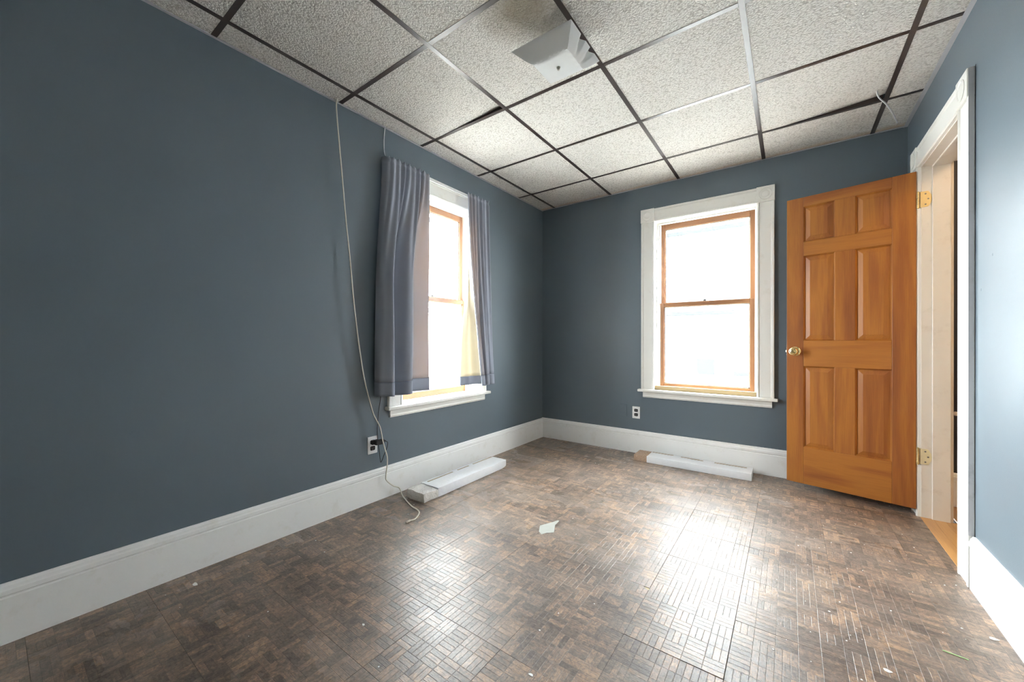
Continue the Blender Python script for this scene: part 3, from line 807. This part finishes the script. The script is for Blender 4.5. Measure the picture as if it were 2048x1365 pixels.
for s in (-1, 1): MB().lathe([(0, .0015), (.003, .001), (.0035, 0)], (0, -.005, s*.02), (0, -1, 0), 12).build('screw', M['wall'], bp)

ad = empty('power_adapter', (.0072, -2.058, .3775)); tag(ad, 'black plug-in power adapter sticking out of the wall outlet', 'adapter')
mt_ = Matrix.Rotation(math.radians(0), 4, 'Z')
MB().box((0, -.016, -.014), (.020, .030, .014), .005, 2).build('plug_head', M['black'], ad)
MB().box((.012, -.004, -.016), (.042, .058, .014), .006, 2).build('body', M['black'], ad)
MB().lathe([(.005, 0), (.005, .010), (.003, .016), (0, .016)], (.030, .058, -.002), (0, 1, 0), 12).build('strain_relief', M['black'], ad)
pc = MB().tube([(.0375, -1.987, .3735), (.040, -1.972, .362), (.038, -1.978, .325), (.034, -1.995, .285), (.030, -2.010, .248), (.030, -2.018, .246), (.028, -2.020, .270), (.020, -2.021, .320), (.010, -2.026, .400), (.010, -2.026, .484), (.012, -2.018, .578), (.016, -2.006, .66), (.016, -1.995, .80), (.016, -1.99, 1.1)], .0022, 7)
tag(pc.build('black_cable', M['black'], smooth=True), 'thin black cord looping from the adapter up behind the curtain', 'cord')

cb = empty('loose_cable', (.05, -2.321, 0)); tag(cb, 'long off-white cable hanging from the ceiling edge down the wall onto the floor', 'cable')
inv = Matrix.Translation(cb.location).inverted()
pts = [(.012, -2.292, 2.43), (.030, -2.310, 2.395), (.045, -2.321, 2.34), (.045, -2.309, 2.197), (.045, -2.290, 2.003), (.045, -2.266, 1.750), (.045, -2.237, 1.493), (.045, -2.211, 1.231), (.045, -2.179, .993), (.045, -2.142, .780), (.045, -2.090, .591), (.046, -2.066, .534), (.050, -2.035, .471), (.058, -2.024, .396), (.056, -2.004, .331), (.050, -1.982, .269), (.045, -1.981, .203), (.040, -1.985, .148), (.042, -1.980, .118), (.046, -1.936, .074), (.052, -1.890, .045), (.098, -1.898, .006), (.247, -1.956, .0040), (.335, -1.975, .0040), (.379, -2.002, .0040), (.417, -2.064, .0045), (.412, -2.092, .006)]
MB().tube([inv @ Vector(p_) for p_ in pts], .0040, 8).build('cord', M['cable'], cb, smooth=True)
cn = MB().lathe([(.0042, 0), (.0062, .001), (.0066, .014), (.0066, .018), (0, .018)], inv @ Vector((.412, -2.092, .0060)), (-.02, -1, 0), 12).build('boot', M['cable'], cb)
MB().lathe([(.0044, .018), (.0064, .019), (.0064, .030), (.004, .031), (.0012, .031), (.0012, .037), (0, .037)], inv @ Vector((.412, -2.092, .0060)), (-.02, -1, 0), 12).build('connector', M['steel'], cb)
tag(MB().tube([(.006, -1.968, 2.415), (.008, -1.976, 2.36), (.010, -1.981, 2.302), (.011, -1.978, 2.239), (.012, -1.962, 2.19), (.012, -1.955, 2.10)], .0032, 7).build('wall_wire', M['wirewhite'], smooth=True), 'short white wire dropping from the ceiling edge behind the curtain heading', 'wire')
tag(MB().tube([(2.535, -.530, 2.44), (2.548, -.498, 2.412), (2.584, -.452, 2.385), (2.630, -.340, 2.368), (2.668, -.225, 2.352)], .0040, 7).build('ceiling_wire', M['wirewhite'], smooth=True), 'short off-white wire poking out under a lifted ceiling tile', 'wire')

# ------------------------------------------------------------------ wrapped packages on the floor
def package(name, label, rows, z0, h, parts):
    pass
pk = empty('wrapped_package', (.205, -1.44, 0), math.radians(.3)); tag(pk, 'long flat package in white wrap with a crumpled end, lying beneath the curtained window', 'package', 'wrapped packages on the floor')
def soft_box(x0_, x1_, y0_, y1_, h, nx, ny, amp, seed, cut=None):
    """a slightly bulging wrapped box, closed"""
    mb = MB().box((x0_, y0_, 0), (x1_, y1_, h))
    bm = mb.bm
    bmesh.ops.subdivide_edges(bm, edges=[e for e in bm.edges if abs((e.verts[0].co-e.verts[1].co).y) > .01], cuts=ny, use_grid_fill=True)
    bmesh.ops.subdivide_edges(bm, edges=[e for e in bm.edges if abs((e.verts[0].co-e.verts[1].co).x) > .01], cuts=nx, use_grid_fill=True)
    for v_ in bm.verts:
        n_ = noise.noise_vector(v_.co*14+Vector((seed, seed*2, 0)))
        z = v_.co.z
        v_.co += Vector((n_.x*amp, n_.y*amp, n_.z*amp if z > h*.5 else 0))
        if cut: v_.co = cut(v_.co)
        v_.co.z = max(v_.co.z, 0)
    be = [e for e in bm.edges if len(e.link_faces) == 2 and e.calc_face_angle(0) > .9]
    bmesh.ops.bevel(bm, geom=be, offset=.004, segments=2, affect='EDGES', profile=.6)
    return mb
# near crumpled end, then the white-wrapped length
auto_smooth(soft_box(-.086, .080, -.445, -.325, .056, 8, 8, .007, 1.3).build('crumpled_end', M['wrapcard'], pk), 30)
def endcut(c_):
    k = max(0, (c_.y-.36)/.085)
    c_ = c_.copy(); c_.x = -.01+(c_.x+.01)*(1-.25*k*k); c_.z *= (1-.18*k)
    return c_
auto_smooth(soft_box(-.088, .083, -.326, .445, .060, 5, 18, .0025, 4.1, endcut).build('wrapped_body', M['wrap'], pk), 30)
for a, b in ((-.29, -.05), (0.0, .12), (.17, .40)):
    MB().box((-.064, a, .0585), (-.054, b, .0625), .0005).build('tape_strip', M['tape'], pk)
p2 = empty('wrapped_package', (1.486, -.148, 0), math.radians(.6)); tag(p2, 'long flat package in clear wrap with a bare cardboard end, lying beneath the bare window', 'package', 'wrapped packages on the floor')
auto_smooth(soft_box(-.428, -.318, -.086, .084, .050, 4, 5, .0008, 2.2).build('card_end', M['card'], p2), 30)
auto_smooth(soft_box(-.320, .428, -.090, .086, .053, 16, 5, .0018, 7.7).build('wrapped_body', M['wrap'], p2), 30)
for a, b, y in ((-.31, -.14, .062), (-.08, .06, .054), (.0, .09, .044), (.17, .39, .050)):
    MB().box((a, y-.011, .0525), (b, y+.004, .0555), .0005).build('tape_strip', M['tape'], p2)

# ------------------------------------------------------------------ litter on the floor
sc_pts = [(1.056, -1.763), (1.025, -1.703), (1.043, -1.669), (1.060, -1.632), (1.078, -1.588), (1.086, -1.60), (1.090, -1.650), (1.126, -1.725), (1.094, -1.754), (1.083, -1.782)]
cx_ = sum(p_[0] for p_ in sc_pts)/len(sc_pts); cy_ = sum(p_[1] for p_ in sc_pts)/len(sc_pts)
tag(MB().prism([(p_[0]-cx_, p_[1]-cy_) for p_ in sc_pts], (0, 0, 0), UX, UY, (0, 0, .0006)).build('torn_scrap', M['scrap'], loc=(cx_, cy_, .0005)), 'pale torn scrap lying flat in the middle of the brown floor', 'scrap')
chips = [(.133, -2.983, .011, 'lone white paint chip near the long left baseboard', 'paint chip'),
         (2.381, -1.866, .008, 'round white paint chip near the open doorway side', 'paint chip'), (2.700, -1.478, .009, 'white paint chip against the short right baseboard', 'paint chip'),
         (1.501, -2.523, .006, 'small white paint flake out in the open floor', 'paint chip'), (.905, -2.703, .005, 'tiny white flake on the dark floor', 'paint chip')]
for k, (x, y, r_, lb, ct_) in enumerate(chips):
    poly = [(r_*(1+.25*math.sin(3*a_+k))*math.cos(a_)*1.25, r_*(1+.2*math.cos(2*a_+k*2))*math.sin(a_)*.8) for a_ in [2*math.pi*q/11 for q in range(11)]]
    tag(MB().prism(poly, (0, 0, 0), UX, UY, (0, 0, .0012)).build('paint_chip', M['chip'], loc=(x, y, .0006)), lb, ct_, 'paint chips on the floor')
gs = MB().box((-.028, -.0025, 0), (.028, .0025, .002), .0008).build('green_sliver', M['green'], loc=(2.571, -1.656, .0006)); gs.rotation_euler.z = math.radians(-8)
tag(gs, 'thin green sliver lying on the floor near the right baseboard', 'sliver')
mb = MB()
rr = random.Random(5)
for k in range(230):
    if k < 150: x, y = rr.uniform(1.7, W-.03), -rr.uniform(.15, 2.3)
    else: x, y = rr.uniform(.03, 1.9), -rr.uniform(.1, 3.2)
    r_ = rr.choice([.0012, .0016, .002, .003])
    a0 = rr.random()*6
    mb.prism([(r_*math.cos(a0+q*1.257)*rr.uniform(.7, 1.4), r_*math.sin(a0+q*1.257)) for q in range(5)], (x, y, .0005), UX, UY, (0, 0, .0008))
tag(mb.build('floor_grit', M['chip']), 'fine pale grit scattered over the brown floor', 'grit', kind='stuff')

# ------------------------------------------------------------------ outside
MB_g = struct(MB().box((-14, -14, -1.05), (16, 16, -.95)).build('ground_outside', M['ground']))
nh = empty('neighbour_house', (1.2, 4.0, -.95)); tag(nh, 'white clapboard house wall seen through the bare window', 'house')
mb = MB()
for k in range(60):
    z = k*.115
    mb.prism([(0, 0), (-.022, 0), (-.010, .118), (0, .118)], (-6, 0, z), UY, UZ, (12, 0, 0))
mb.build('siding', M['siding'], nh)
MB().box((-6, 0, 0), (6, .2, 7)).build('wall', M['siding'], nh)
def nwin(x, z, w_, h_):
    f = MB().box((x-w_/2-.05, -.04, z-.05), (x+w_/2+.05, .02, z+h_+.05), .004).build('window_frame', M['siding'], nh)
    MB().box((x-w_/2, -.048, z), (x+w_/2, -.038, z+h_)).build('pane', M['nwin'], f)
nwin(-.26, 1.385, .28, .275); nwin(.52, 1.385, .70, .065)
